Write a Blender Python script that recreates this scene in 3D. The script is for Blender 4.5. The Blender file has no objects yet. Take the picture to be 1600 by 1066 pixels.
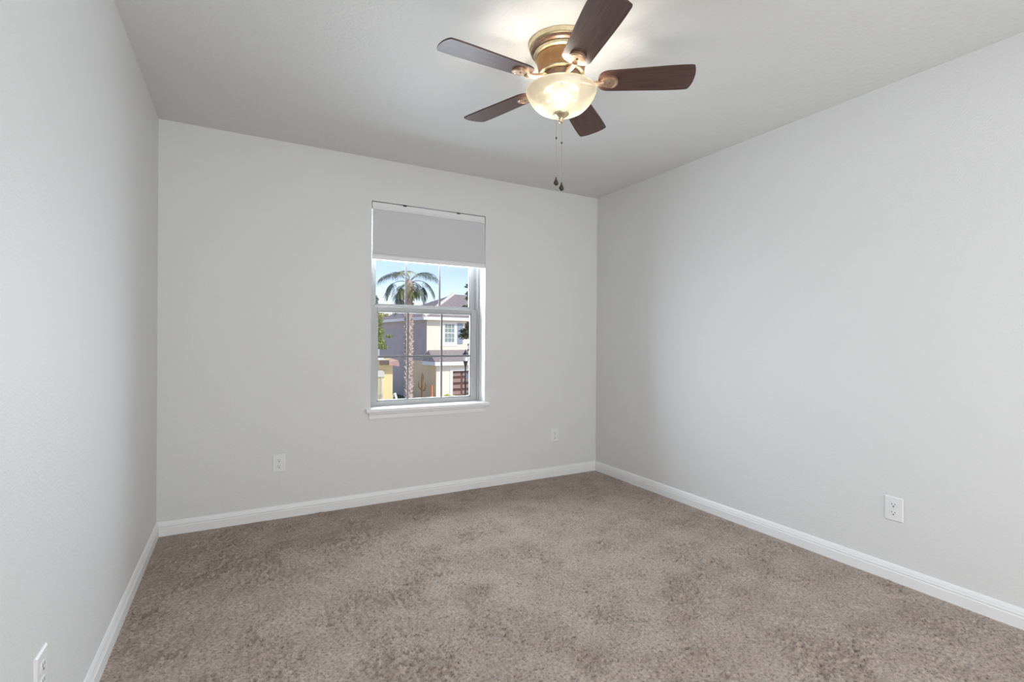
import bpy, bmesh, math, random
import numpy as np
from mathutils import Vector, Matrix
PI = math.pi
S = bpy.context.scene
COL = S.collection
random.seed(4)

# ------------------------------------------------------------------ room dimensions (metres)
W, H, DEPTH = 3.228, 2.44, 3.72            # width, ceiling height, back wall (y=0) to rear wall (y=-DEPTH)
GROUND = -3.4                               # the room is on the upper floor

# ------------------------------------------------------------------ camera
yaw, pitch, roll = math.radians(28.81), math.radians(-0.12), math.radians(0.40)
CAM = Vector((0.4267, -3.5193, 1.1639))
fwd = Vector((math.sin(yaw) * math.cos(pitch), math.cos(yaw) * math.cos(pitch), math.sin(pitch)))
rgt = Vector((math.cos(yaw), -math.sin(yaw), 0))
up = rgt.cross(fwd)
r2 = rgt * math.cos(roll) + up * math.sin(roll)
u2 = -rgt * math.sin(roll) + up * math.cos(roll)
cd = bpy.data.cameras.new('camera')
cam = bpy.data.objects.new('camera', cd)
COL.objects.link(cam)
cam.matrix_world = Matrix(((r2.x, u2.x, -fwd.x, CAM.x), (r2.y, u2.y, -fwd.y, CAM.y),
                           (r2.z, u2.z, -fwd.z, CAM.z), (0, 0, 0, 1)))
cd.sensor_width = 36.0
cd.lens = 770.6 / 1600 * 36
cd.clip_start = 0.02
cd.clip_end = 400
S.camera = cam

# ------------------------------------------------------------------ sky, sun, added fill lights, exposure
SKY, SUN, REAR_FILL, LAMP, BULB, DAY_FILL = 0.175, 3.4, 64.0, 3.5, 4.0, 132.0
S.view_settings.view_transform = 'Standard'
S.view_settings.look = 'None'
S.view_settings.exposure = 0.0
S.view_settings.gamma = 1.0
S.view_settings.use_curve_mapping = False
wd = bpy.data.worlds.new('sky')
S.world = wd
wd.use_nodes = True
wn = wd.node_tree.nodes
bg = wn['Background']
sky = wn.new('ShaderNodeTexSky')
sky.sky_type = 'NISHITA'
sky.sun_disc = False
sky.sun_elevation = math.radians(42)
sky.sun_rotation = math.radians(155)
sky.air_density = 1.0
sky.dust_density = 0.35
sky.ozone_density = 2.0
tint = wn.new('ShaderNodeMix')
tint.data_type = 'RGBA'; tint.blend_type = 'MULTIPLY'; tint.inputs[0].default_value = 1.0
tint.inputs[7].default_value = (1.08, 0.98, 1.08, 1)
wd.node_tree.links.new(sky.outputs[0], tint.inputs[6])
wd.node_tree.links.new(tint.outputs[2], bg.inputs[0])
bg.inputs[1].default_value = SKY
sd = bpy.data.lights.new('sun', 'SUN')
sd.energy = SUN
sd.angle = math.radians(0.6)
sd.color = (1.0, 0.94, 0.84)
sun = bpy.data.objects.new('sun', sd)
COL.objects.link(sun)
sun.rotation_euler = Vector((0.392, -0.843, 0.80)).to_track_quat('Z', 'Y').to_euler()

ad = bpy.data.lights.new('rear_fill', 'AREA')           # added fill light, unseen behind the camera, shining through the doorway
ad.shape = 'RECTANGLE'
ad.size, ad.size_y = 2.6, 2.0
ad.energy = REAR_FILL
ad.color = (0.96, 0.98, 1.0)
al = bpy.data.objects.new('rear_fill', ad)
COL.objects.link(al)
al.location = (1.6, -4.75, 1.25)
al.rotation_euler = (PI / 2, 0, 0)                       # faces +y, into the room

dl = bpy.data.lights.new('daylight_fill', 'AREA')      # added lamp outside, strengthening the daylight that enters the window
dl.shape = 'RECTANGLE'
dl.size, dl.size_y = 1.5, 1.6
dl.energy = DAY_FILL
dl.color = (0.82, 0.90, 1.0)
dl.spread = math.radians(170)
do = bpy.data.objects.new('daylight_fill', dl)
COL.objects.link(do)
do.location = (1.674, 0.62, 1.45)
do.rotation_euler = (math.radians(-82), 0, 0)            # faces -y and a little down

# ------------------------------------------------------------------ helpers
def mat(name, col, rough=0.5, metal=0.0, spec=0.5):
    m = bpy.data.materials.new(name)
    m.use_nodes = True
    b = m.node_tree.nodes['Principled BSDF']
    b.inputs['Base Color'].default_value = (*col, 1)
    b.inputs['Roughness'].default_value = rough
    b.inputs['Metallic'].default_value = metal
    b.inputs['Specular IOR Level'].default_value = spec
    return m

def nodes(m):
    return m.node_tree.nodes, m.node_tree.links, m.node_tree.nodes['Principled BSDF']

def coords(m, scale=(1, 1, 1)):
    n, l, b = nodes(m)
    tc = n.new('ShaderNodeTexCoord')
    mp = n.new('ShaderNodeMapping')
    mp.inputs['Scale'].default_value = scale
    l.new(tc.outputs['Object'], mp.inputs[0])
    return mp.outputs[0]

def noise(m, vec, scale, detail=4, rough=0.6):
    n, l, b = nodes(m)
    t = n.new('ShaderNodeTexNoise')
    t.inputs['Scale'].default_value = scale
    t.inputs['Detail'].default_value = detail
    t.inputs['Roughness'].default_value = rough
    l.new(vec, t.inputs['Vector'])
    return t.outputs['Fac']

def ramp(m, fac, stops, to=None):
    n, l, b = nodes(m)
    r = n.new('ShaderNodeValToRGB')
    e = r.color_ramp.elements
    while len(e) < len(stops):
        e.new(0.5)
    for k, (p, c) in enumerate(stops):
        e[k].position = p
        e[k].color = (*c, 1) if len(c) == 3 else c
    l.new(fac, r.inputs[0])
    if to is not None:
        l.new(r.outputs[0], to)
    return r.outputs[0]

def bump(m, height, strength, dist, prev=None):
    n, l, b = nodes(m)
    k = n.new('ShaderNodeBump')
    k.inputs['Strength'].default_value = strength
    k.inputs['Distance'].default_value = dist
    l.new(height, k.inputs['Height'])
    if prev is not None:
        l.new(prev, k.inputs['Normal'])
    l.new(k.outputs[0], b.inputs['Normal'])
    return k.outputs[0]

def noisy(name, c1, c2, scale, rough=0.7, bstr=0.0, bdist=0.01, stretch=(1, 1, 1), metal=0.0, spec=0.3):
    m = mat(name, c1, rough, metal, spec)
    v = coords(m, stretch)
    f = noise(m, v, scale)
    n, l, b = nodes(m)
    ramp(m, f, [(0.35, c1), (0.65, c2)], b.inputs['Base Color'])
    if bstr:
        bump(m, f, bstr, bdist)
    return m

def obj(name, bm, m, parent=None, smooth=False, loc=None):
    me = bpy.data.meshes.new(name)
    bmesh.ops.recalc_face_normals(bm, faces=bm.faces)
    bm.to_mesh(me)
    bm.free()
    if smooth:
        for p in me.polygons:
            p.use_smooth = True
    o = bpy.data.objects.new(name, me)
    COL.objects.link(o)
    for mm in (m if isinstance(m, (list, tuple)) else [m]):
        me.materials.append(mm)
    if parent is not None:
        o.parent = parent
    if loc is not None:
        o.location = loc
    return o

def smooth_by_angle(o, deg=35):
    me = o.data
    for p in me.polygons:
        p.use_smooth = True
    lim = math.radians(deg)
    bm = bmesh.new()
    bm.from_mesh(me)
    for e in bm.edges:
        e.smooth = not (len(e.link_faces) == 2 and e.calc_face_angle(0) > lim)
    bm.to_mesh(me)
    bm.free()
    return o

def empty(name, loc=(0, 0, 0), rz=0.0, parent=None):
    o = bpy.data.objects.new(name, None)
    o.empty_display_size = 0.1
    COL.objects.link(o)
    o.location = loc
    o.rotation_euler = (0, 0, rz)
    if parent is not None:
        o.parent = parent
    return o

def tag(o, label=None, cat=None, group=None, kind=None):
    if label: o['label'] = label
    if cat: o['category'] = cat
    if group: o['group'] = group
    if kind: o['kind'] = kind
    return o

def structure(o, label=None, cat=None):
    return tag(o, label, cat, kind='structure')

def box(bm, a, b, bevel=0.0, seg=2):
    x0, y0, z0 = a; x1, y1, z1 = b
    vs = [bm.verts.new(p) for p in ((x0, y0, z0), (x1, y0, z0), (x1, y1, z0), (x0, y1, z0),
                                    (x0, y0, z1), (x1, y0, z1), (x1, y1, z1), (x0, y1, z1))]
    fs = [bm.faces.new([vs[i] for i in f]) for f in
          ((0, 3, 2, 1), (4, 5, 6, 7), (0, 1, 5, 4), (1, 2, 6, 5), (2, 3, 7, 6), (3, 0, 4, 7))]
    if bevel:
        es = list({e for f in fs for e in f.edges})
        bmesh.ops.bevel(bm, geom=es, offset=bevel, segments=seg, affect='EDGES', profile=0.5)
    return vs

def boxes(*bs, bevel=0.0):
    bm = bmesh.new()
    for a, b in bs:
        box(bm, a, b, bevel)
    return bm

def lathe(bm, prof, n=48, c=(0, 0), closed=False):
    rings = []
    for r, z in prof:
        if r < 1e-6:
            rings.append([bm.verts.new((c[0], c[1], z))])
        else:
            rings.append([bm.verts.new((c[0] + r * math.cos(2 * PI * k / n), c[1] + r * math.sin(2 * PI * k / n), z)) for k in range(n)])
    pairs = list(zip(rings, rings[1:])) + ([(rings[-1], rings[0])] if closed else [])
    for A, B in pairs:
        for k in range(n):
            k2 = (k + 1) % n
            if len(A) == 1 and len(B) == 1: continue
            if len(A) == 1: bm.faces.new((A[0], B[k], B[k2]))
            elif len(B) == 1: bm.faces.new((A[k], A[k2], B[0]))
            else: bm.faces.new((A[k], A[k2], B[k2], B[k]))
    return bm

def tube(bm, pts, rad, n=8):
    pts = [Vector(p) for p in pts]
    rs = rad if isinstance(rad, (list, tuple)) else [rad] * len(pts)
    rings = []
    t0 = (pts[1] - pts[0]).normalized()
    a = t0.orthogonal().normalized()
    for i, p in enumerate(pts):
        t = (pts[min(i + 1, len(pts) - 1)] - pts[max(i - 1, 0)]).normalized()
        a = (a - t * a.dot(t)).normalized()
        b = t.cross(a)
        rings.append([bm.verts.new(p + (a * math.cos(2 * PI * k / n) + b * math.sin(2 * PI * k / n)) * rs[i]) for k in range(n)])
    for A, B in zip(rings, rings[1:]):
        for k in range(n):
            bm.faces.new((A[k], A[(k + 1) % n], B[(k + 1) % n], B[k]))
    bm.faces.new(rings[0][::-1])
    bm.faces.new(rings[-1])
    return bm

def prism(bm, outline, z0, z1, xf=None):
    f = xf or (lambda x, y, z: (x, y, z))
    A = [bm.verts.new(f(x, y, z0)) for x, y in outline]
    B = [bm.verts.new(f(x, y, z1)) for x, y in outline]
    bm.faces.new(A[::-1]); bm.faces.new(B)
    n = len(A)
    for k in range(n):
        bm.faces.new((A[k], A[(k + 1) % n], B[(k + 1) % n], B[k]))
    return bm

def sweep_profile(bm, prof, p0, p1, inward):
    """extrude a (depth, height) profile from p0 to p1; depth runs along inward; ends are mitred 45 degrees inward"""
    p0, p1, w = Vector(p0), Vector(p1), Vector(inward)
    t = (p1 - p0).normalized()
    A = [bm.verts.new(p0 + w * d + t * d + Vector((0, 0, h))) for d, h in prof]
    B = [bm.verts.new(p1 + w * d - t * d + Vector((0, 0, h))) for d, h in prof]
    n = len(prof)
    bm.faces.new(A); bm.faces.new(B[::-1])
    for k in range(n):
        bm.faces.new((A[k], B[k], B[(k + 1) % n], A[(k + 1) % n]))
    return bm

# ------------------------------------------------------------------ materials of the room
def wall_paint(name, col, scale, strength):
    m = mat(name, col, 0.55, 0, 0.35)
    v = coords(m)
    f = noise(m, v, scale, 3, 0.55)
    f2 = ramp(m, f, [(0.42, (0, 0, 0)), (0.62, (1, 1, 1))])
    bump(m, f2, strength, 0.002)
    return m

M_wall = wall_paint('wall_paint', (0.73, 0.73, 0.725), 110, 0.26)
M_ceil = wall_paint('ceiling_knockdown', (0.70, 0.70, 0.685), 42, 0.45)
M_trim = mat('trim_white', (0.84, 0.84, 0.84), 0.35)
M_vinyl = mat('vinyl_white', (0.41, 0.41, 0.405), 0.4)
M_grille = mat('grille_grey', (0.20, 0.20, 0.205), 0.5)
M_plate = mat('outlet_plastic', (0.80, 0.80, 0.80), 0.35)
M_dark = mat('slot_dark', (0.03, 0.03, 0.03), 0.6)
M_screw = mat('screw_painted', (0.72, 0.72, 0.72), 0.35)

# ------------------------------------------------------------------ shell
T = 0.20
WX0, WX1, WZ0, WZ1 = 1.229, 2.118, 0.655, 2.140         # window opening
HX0, HX1, HZ1 = 0.10, 3.0, 2.20                          # doorway opening in the rear wall
structure(obj('wall_back', boxes(((-T, 0, -0.1), (WX0, T, H + 0.1)), ((WX1, 0, -0.1), (W + T, T, H + 0.1)),
                                 ((WX0, 0, -0.1), (WX1, T, WZ0)), ((WX0, 0, WZ1), (WX1, T, H + 0.1))), M_wall))
structure(obj('wall_left', boxes(((-T, -5.0, -0.1), (0, 0, H + 0.1))), M_wall))
structure(obj('wall_right', boxes(((W, -5.0, -0.1), (W + T, 0, H + 0.1))), M_wall))
structure(obj('wall_rear', boxes(((0, -DEPTH - 0.12, -0.1), (HX0, -DEPTH, H)), ((HX1, -DEPTH - 0.12, -0.1), (W, -DEPTH, H)),
                                 ((HX0, -DEPTH - 0.12, HZ1), (HX1, -DEPTH, H))), M_wall))
structure(obj('wall_hall', boxes(((-T, -5.2, -0.1), (W + T, -5.0, H + 0.1))), M_wall))
structure(obj('ceiling', boxes(((-T, -5.2, H), (W + T, T, H + 0.2))), M_ceil))

# carpet: a real relief of tufts with a few pulled gashes and vacuum swathes
M_carpet = mat('carpet_pile', (0.3, 0.25, 0.2), 0.95, 0, 0.05)
n_, l_, b_ = nodes(M_carpet)
cv = coords(M_carpet)
c1 = ramp(M_carpet, noise(M_carpet, cv, 95, 4, 0.72), [(0.32, (0.130, 0.095, 0.074)), (0.45, (0.380, 0.308, 0.262)), (0.55, (0.465, 0.380, 0.322)), (0.70, (0.605, 0.512, 0.442))])  # dark end of the ramp colours in the shade between tufts
c2 = ramp(M_carpet, noise(M_carpet, cv, 5.0, 5, 0.62), [(0.36, (0.85, 0.825, 0.80)), (0.60, (1.0, 1.0, 1.0))])
mx = n_.new('ShaderNodeMix'); mx.data_type = 'RGBA'; mx.blend_type = 'MULTIPLY'; mx.inputs[0].default_value = 1.0
l_.new(c1, mx.inputs[6]); l_.new(c2, mx.inputs[7]); l_.new(mx.outputs[2], b_.inputs['Base Color'])
bump(M_carpet, noise(M_carpet, cv, 260, 3, 0.7), 0.8, 0.004)
b_.inputs['Sheen Weight'].default_value = 0.15
b_.inputs['Sheen Roughness'].default_value = 0.6

def carpet():
    step = 0.0065
    xs = np.arange(-0.01, W + 0.011, step); ys = np.arange(-DEPTH - 0.02, 0.011, step)
    nx, ny = len(xs), len(ys)
    rng = np.random.default_rng(3)
    def smooth(a, k):
        for _ in range(k):
            a = (a + np.roll(a, 1, 0) + np.roll(a, -1, 0) + np.roll(a, 1, 1) + np.roll(a, -1, 1)) / 5
        return a / a.std()
    h = 0.0026 * smooth(rng.normal(size=(ny, nx)), 1) + 0.0014 * smooth(rng.normal(size=(ny, nx)), 6)
    low = smooth(rng.normal(size=(ny, nx)), 160)
    X, Y = np.meshgrid(xs, ys)
    # patches where the pile is roughed up are rougher
    h = h * (1 + 0.55 * np.clip(low, -0.7, 2)) + 0.0012 * low
    # pulled gashes and footprints: x, y, half length, half width, angle, depth
    for gx, gy, a, b, t, d in ((0.496, -1.51, .034, .014, .4, -.014), (2.276, -1.136, .03, .008, -.3, .012), (3.017, -1.153, .03, .010, .5, .012),
                               (3.053, -2.41, .045, .011, 1.9, .016), (3.008, -2.539, .04, .010, 1.7, .014), (3.12, -2.36, .03, .010, 2.1, .012),
                               (2.242, -2.522, .06, .014, .7, .014), (1.781, -1.845, .07, .010, 1.2, .008), (1.554, -1.908, .05, .010, .4, .008),
                               (1.90, -1.98, .07, .010, 1.9, .009), (0.92, -1.75, .05, .012, .6, .008), (1.25, -2.06, .06, .012, .9, .008)):
        u = (X - gx) * math.cos(t) + (Y - gy) * math.sin(t); v = -(X - gx) * math.sin(t) + (Y - gy) * math.cos(t)
        h -= d * np.exp(-(u / a) ** 2 - (v / b) ** 2)
    h *= np.clip(np.minimum(np.minimum(X - 0.012, W - 0.012 - X), -0.012 - Y) / 0.05, 0.12, 1)     # combed flat against the baseboards
    P = np.stack([X, Y, h], -1).reshape(-1, 3)
    i = np.arange(nx * ny).reshape(ny, nx)
    F = np.stack([i[:-1, :-1], i[:-1, 1:], i[1:, 1:], i[1:, :-1]], -1).reshape(-1, 4)
    me = bpy.data.meshes.new('floor')
    me.vertices.add(len(P)); me.vertices.foreach_set('co', P.ravel().astype(np.float32))
    me.loops.add(F.size); me.loops.foreach_set('vertex_index', F.ravel().astype(np.int32))
    me.polygons.add(len(F)); me.polygons.foreach_set('loop_start', np.arange(0, F.size, 4, dtype=np.int32))
    me.update(calc_edges=True); me.validate()
    me.polygons.foreach_set('use_smooth', np.ones(len(F), dtype=bool))
    me.materials.append(M_carpet)
    o = bpy.data.objects.new('floor', me); COL.objects.link(o)
    return structure(o)
carpet()
structure(obj('floor_hall', boxes(((-T, -5.2, -0.12), (W + T, -DEPTH - 0.02, 0.0))), M_carpet))

# baseboards
BP = [(0, -0.005), (0.014, -0.005), (0.014, 0.046), (0.0125, 0.049), (0.0105, 0.0505), (0.0105, 0.053), (0.0125, 0.055), (0.0125, 0.0585),
      (0.0105, 0.062), (0.009, 0.070), (0.0065, 0.0765), (0.004, 0.0815), (0, 0.083)]
structure(obj('baseboard_back', sweep_profile(bmesh.new(), BP, (0, 0, 0), (W, 0, 0), (0, -1, 0)), M_trim))
structure(obj('baseboard_left', sweep_profile(bmesh.new(), BP, (0, -DEPTH, 0), (0, 0, 0), (1, 0, 0)), M_trim))
structure(obj('baseboard_right', sweep_profile(bmesh.new(), BP, (W, -DEPTH, 0), (W, 0, 0), (-1, 0, 0)), M_trim))

# ------------------------------------------------------------------ window
def glass_mat(name):
    m = bpy.data.materials.new(name); m.use_nodes = True
    n, l = m.node_tree.nodes, m.node_tree.links
    n.clear()
    out = n.new('ShaderNodeOutputMaterial'); mix = n.new('ShaderNodeMixShader')
    tr = n.new('ShaderNodeBsdfTransparent'); tr.inputs[0].default_value = (0.985, 0.99, 0.985, 1)
    gl = n.new('ShaderNodeBsdfGlossy'); gl.inputs['Roughness'].default_value = 0.0
    fr = n.new('ShaderNodeFresnel'); fr.inputs[0].default_value = 1.12
    l.new(fr.outputs[0], mix.inputs[0]); l.new(tr.outputs[0], mix.inputs[1]); l.new(gl.outputs[0], mix.inputs[2])
    l.new(mix.outputs[0], out.inputs[0])
    return m
M_glass = glass_mat('window_glass')

win = structure(empty('window_1', ((WX0 + WX1) / 2, 0, WZ0)))
def wpart(name, bm, m, parent=None):
    """build in room coordinates, then hang under the window"""
    bmesh.ops.translate(bm, verts=bm.verts, vec=(-(WX0 + WX1) / 2, 0, -WZ0))
    o = obj(name, bm, m, parent or win)
    return o

SB = 0.672                                                # underside of the frame = top of the stool
y0, y1 = 0.105, 0.185
wpart('window_frame', boxes(((WX0, y0, SB), (WX0 + 0.02, y1, WZ1)), ((WX1 - 0.02, y0, SB), (WX1, y1, WZ1)),
                            ((WX0 + 0.02, y0, WZ1 - 0.02), (WX1 - 0.02, y1, WZ1)), ((WX0 + 0.02, y0 + 0.004, SB), (WX1 - 0.02, y1, SB + 0.012)),
                            ((WX1 - 0.028, y0 + 0.028, SB + 0.012), (WX1 - 0.02, y0 + 0.038, WZ1 - 0.02)),
                            ((WX0 + 0.02, y0 + 0.028, SB + 0.012), (WX0 + 0.028, y0 + 0.038, WZ1 - 0.02)), bevel=0.0015), M_vinyl)
def sash(name, xa, xb, za, zb, ga, gb, gz0, gz1, ya, yb, bars_x, bars_z):
    bm = boxes(((xa, ya, za), (ga, yb, zb)), ((gb, ya, za), (xb, yb, zb)), ((ga, ya, za), (gb, yb, gz0)), ((ga, ya, gz1), (gb, yb, zb)), bevel=0.002)
    g = 0.008                                             # glazing bead
    for a, b in (((ga, ya + 0.007, gz0), (ga + g, yb - 0.012, gz1)), ((gb - g, ya + 0.007, gz0), (gb, yb - 0.012, gz1)),
                 ((ga, ya + 0.007, gz0), (gb, yb - 0.012, gz0 + g)), ((ga, ya + 0.007, gz1 - g), (gb, yb - 0.012, gz1))):
        box(bm, a, b)
    o = wpart(name, bm, M_vinyl)
    ym = (ya + yb) / 2
    wpart('pane', boxes(((ga, ym - 0.002, gz0), (gb, ym + 0.002, gz1))), M_glass, o)
    bm = bmesh.new()
    for x in bars_x: box(bm, (x - 0.008, ym - 0.007, gz0), (x + 0.008, ym - 0.0025, gz1), 0.001)
    for z in bars_z: box(bm, (ga, ym - 0.0075, z - 0.008), (gb, ym - 0.003, z + 0.008), 0.001)
    wpart('grille', bm, M_grille, o)
    return o
lower = sash('lower_sash', 1.250, 2.097, SB + 0.010, 1.402, 1.300, 2.047, 0.708, 1.368, 0.110, 0.140, (1.531, 1.800), (1.034,))
upper = sash('upper_sash', 1.250, 2.098, 1.385, WZ1 - 0.02, 1.290, 2.052, 1.418, WZ1 - 0.05, 0.147, 0.177, (1.525, 1.795), (1.752,))
# stool with a rounded nose and horns, apron under it
bm = bmesh.new()
prof = [(-0.030, 0.646), (-0.034, 0.652), (-0.034, 0.664), (-0.030, 0.671), (-0.026, 0.672)]
box(bm, (WX0, 0.0, 0.646), (WX1, 0.125, 0.672))
A = [bm.verts.new((1.196, y, z)) for y, z in prof + [(0, 0.672), (0, 0.646)]]
B = [bm.verts.new((2.148, y, z)) for y, z in prof + [(0, 0.672), (0, 0.646)]]
bm.faces.new(A); bm.faces.new(B[::-1])
for k in range(len(A)):
    bm.faces.new((A[k], A[(k + 1) % len(A)], B[(k + 1) % len(A)], B[k]))
wpart('window_sill', bm, M_trim)
bm = bmesh.new()
ap = [(0, 0.596), (-0.008, 0.597), (-0.010, 0.602), (-0.012, 0.625), (-0.019, 0.636), (-0.020, 0.646), (0, 0.646)]
A = [bm.verts.new((1.218 + (y + 0.0) * 0.0, y, z)) for y, z in ap]
B = [bm.verts.new((2.108, y, z)) for y, z in ap]
bm.faces.new(A); bm.faces.new(B[::-1])
for k in range(len(A)):
    bm.faces.new((A[k], A[(k + 1) % len(A)], B[(k + 1) % len(A)], B[k]))
wpart('apron', bm, M_trim)

# ------------------------------------------------------------------ window shade
M_shade = mat('shade_fabric', (0.62, 0.62, 0.635), 0.85, 0, 0.1)
sv = coords(M_shade, (1, 1, 1))
bump(M_shade, noise(M_shade, sv, 320, 2), 0.15, 0.001)
M_rail = mat('shade_rail', (0.80, 0.80, 0.80), 0.4)
blind = tag(empty('window_blind', (1.6735, 0.03, 2.13)), 'pale grey shade half lowered inside the top of the white window', 'window blind')
BX = 0.437
bm = bmesh.new()
hp = [(-0.024, 0.003), (-0.026, -0.004), (-0.026, -0.030), (-0.030, -0.034), (-0.031, -0.040), (-0.028, -0.045), (0.022, -0.045), (0.022, 0.003)]
A = [bm.verts.new((-BX - 0.001, y, z)) for y, z in hp]; B = [bm.verts.new((BX + 0.001, y, z)) for y, z in hp]
bm.faces.new(A); bm.faces.new(B[::-1])
for k in range(len(A)): bm.faces.new((A[k], A[(k + 1) % len(A)], B[(k + 1) % len(A)], B[k]))
hr = obj('headrail', bm, M_rail, blind)
for bx in (-0.205, 0.215):
    obj('mounting_clip', boxes(((bx - 0.012, -0.029, -0.002), (bx + 0.012, 0.015, 0.0065)), bevel=0.001), M_dark, hr)
# fabric: hangs from the rail and bellies a little before it tucks into the bottom rail
fp = [(-0.018, -0.045), (-0.018, -0.10), (-0.018, -0.20), (-0.019, -0.28), (-0.022, -0.315), (-0.024, -0.335), (-0.020, -0.352), (-0.012, -0.362)]
bm = bmesh.new()
fr = [[bm.verts.new((x, y, z)) for y, z in fp] for x in (-BX + 0.003, BX + 0.004)]
bk = [[bm.verts.new((x, y + 0.012, z)) for y, z in fp] for x in (-BX + 0.003, BX + 0.004)]
n = len(fp)
for k in range(n - 1):
    bm.faces.new((fr[0][k], fr[1][k], fr[1][k + 1], fr[0][k + 1]))
    bm.faces.new((bk[0][k], bk[0][k + 1], bk[1][k + 1], bk[1][k]))
    for s in (0, 1): bm.faces.new((fr[s][k], fr[s][k + 1], bk[s][k + 1], bk[s][k]))
for k in (0, n - 1): bm.faces.new((fr[0][k], fr[1][k], bk[1][k], bk[0][k]))
smooth_by_angle(obj('fabric', bm, M_shade, blind), 50)
bm = bmesh.new()
rp = [(-0.012, -0.360), (-0.020, -0.363), (-0.027, -0.370), (-0.029, -0.380), (-0.028, -0.392), (-0.022, -0.400), (0.002, -0.400), (0.006, -0.392), (0.006, -0.365), (0, -0.360)]
A = [bm.verts.new((-BX, y, z)) for y, z in rp]; B = [bm.verts.new((BX + 0.004, y, z)) for y, z in rp]
bm.faces.new(A); bm.faces.new(B[::-1])
for k in range(len(A)): bm.faces.new((A[k], A[(k + 1) % len(A)], B[(k + 1) % len(A)], B[k]))
smooth_by_angle(obj('bottom_rail', bm, M_rail, blind), 50)

# ------------------------------------------------------------------ outlets (built facing -y, origin on the wall)
def make_outlet(label):
    t = tag(empty('wall_outlet'), label, 'wall outlet', 'duplex outlets on the walls')
    hw, hh, d = 0.0395, 0.0585, 0.006
    bm = bmesh.new()
    o1 = [(-hw, -hh), (hw, -hh), (hw, hh), (-hw, hh)]
    k = 0.0045
    b0 = [bm.verts.new((x, 0, z)) for x, z in o1]
    b1 = [bm.verts.new((x, -0.002, z)) for x, z in o1]
    b2 = [bm.verts.new((x * (1 - k / hw), -d, z * (1 - k / hh))) for x, z in o1]
    for P, Q in ((b0, b1), (b1, b2)):
        for i in range(4): bm.faces.new((P[i], P[(i + 1) % 4], Q[(i + 1) % 4], Q[i]))
    bm.faces.new(b2); bm.faces.new(b0[::-1])
    obj('cover_plate', bm, M_plate, t)
    for s in (1, -1):
        zc = s * 0.0195
        bm = bmesh.new()
        out = []
        for q in range(40):
            a = 2 * PI * q / 40
            out.append((0.0168 * math.cos(a), max(-0.0135, min(0.0135, 0.0172 * math.sin(a)))))
        P = [bm.verts.new((x, -d + 0.001, zc + z)) for x, z in out]
        Q = [bm.verts.new((x, -d - 0.0008, zc + z)) for x, z in out]
        R_ = [bm.verts.new((x * 0.94, -d - 0.0020, zc + z * 0.94)) for x, z in out]
        for U, V in ((P, Q), (Q, R_)):
            for i in range(40): bm.faces.new((U[i], U[(i + 1) % 40], V[(i + 1) % 40], V[i]))
        bm.faces.new(R_)
        rec = obj('receptacle', bm, M_plate, t)
        bm = boxes(((-0.0075, -d - 0.0024, zc + 0.000), (-0.0053, -d - 0.0015, zc + 0.0085)),
                   ((0.0053, -d - 0.0024, zc + 0.001), (0.0073, -d - 0.0015, zc + 0.0075)))
        g = [(0.0032 * math.cos(2 * PI * q / 16), 0.0032 * math.sin(2 * PI * q / 16)) for q in range(16)]
        prism(bm, g, -d - 0.0024, -d - 0.0015, lambda x, y, z: (x, z, zc - 0.0068 + y))
        obj('slots', bm, M_dark, rec)
    bm = bmesh.new()
    prism(bm, [(0.0032 * math.cos(2 * PI * q / 16), 0.0032 * math.sin(2 * PI * q / 16)) for q in range(16)], -d - 0.001, -d + 0.001, lambda x, y, z: (x, z, y))
    obj('screw', bm, M_screw, t)
    return t
def copy_tree(o, parent=None):
    c = o.copy(); COL.objects.link(c)
    if parent is not None: c.parent = parent
    for ch in [x for x in KIDS.get(o.name, [])]: copy_tree(ch, c)
    return c
KIDS = {}
def index_kids():
    KIDS.clear()
    for o in bpy.data.objects:
        if o.parent: KIDS.setdefault(o.parent.name, []).append(o)
out0 = make_outlet('white duplex outlet low on the back wall, left of the window')
out0.location = (0.648, 0, 0.356)
index_kids()
for loc, rz, lab in (((2.783, 0, 0.352), 0, 'white duplex outlet low on the back wall, near the right corner'),
                     ((W, -2.312, 0.352), PI / 2 * -1, 'white duplex outlet on the long right wall above its baseboard'),
                     ((0, -1.912, 0.338), PI / 2, 'white duplex outlet on the left wall, cut by the bottom edge of the photo')):
    o = copy_tree(out0); o.location = loc; o.rotation_euler = (0, 0, rz); o['label'] = lab

# ------------------------------------------------------------------ ceiling fan
FX, FY = 1.637, -1.745
fan = tag(empty('ceiling_fan', (FX, FY, H)), 'bronze five-blade ceiling fan with lit frosted bowl light', 'ceiling fan')
M_brass = noisy('antique_brass', (0.80, 0.71, 0.48), (0.68, 0.58, 0.38), 60, 0.36, metal=1.0)
M_bronze = noisy('aged_bronze', (0.62, 0.35, 0.16), (0.48, 0.26, 0.12), 25, 0.42, metal=1.0)
M_bronze_d = noisy('dark_bronze', (0.34, 0.23, 0.18), (0.24, 0.15, 0.11), 25, 0.38, metal=0.9)
M_iron = noisy('blade_iron_bronze', (0.66, 0.48, 0.34), (0.56, 0.39, 0.27), 40, 0.36, metal=0.85)
M_fob = mat('fob_dark', (0.035, 0.022, 0.014), 0.35)
M_chain = mat('chain_metal', (0.45, 0.40, 0.33), 0.4, 0.9)
M_blade = mat('walnut_blade', (0.1, 0.04, 0.03), 0.42, 0, 0.5)
bv = coords(M_blade, (2.0, 26, 26))
bf = noise(M_blade, bv, 3.2, 6, 0.62)
ramp(M_blade, bf, [(0.30, (0.046, 0.021, 0.017)), (0.52, (0.080, 0.037, 0.028)), (0.72, (0.115, 0.056, 0.042))], nodes(M_blade)[2].inputs['Base Color'])

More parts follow.
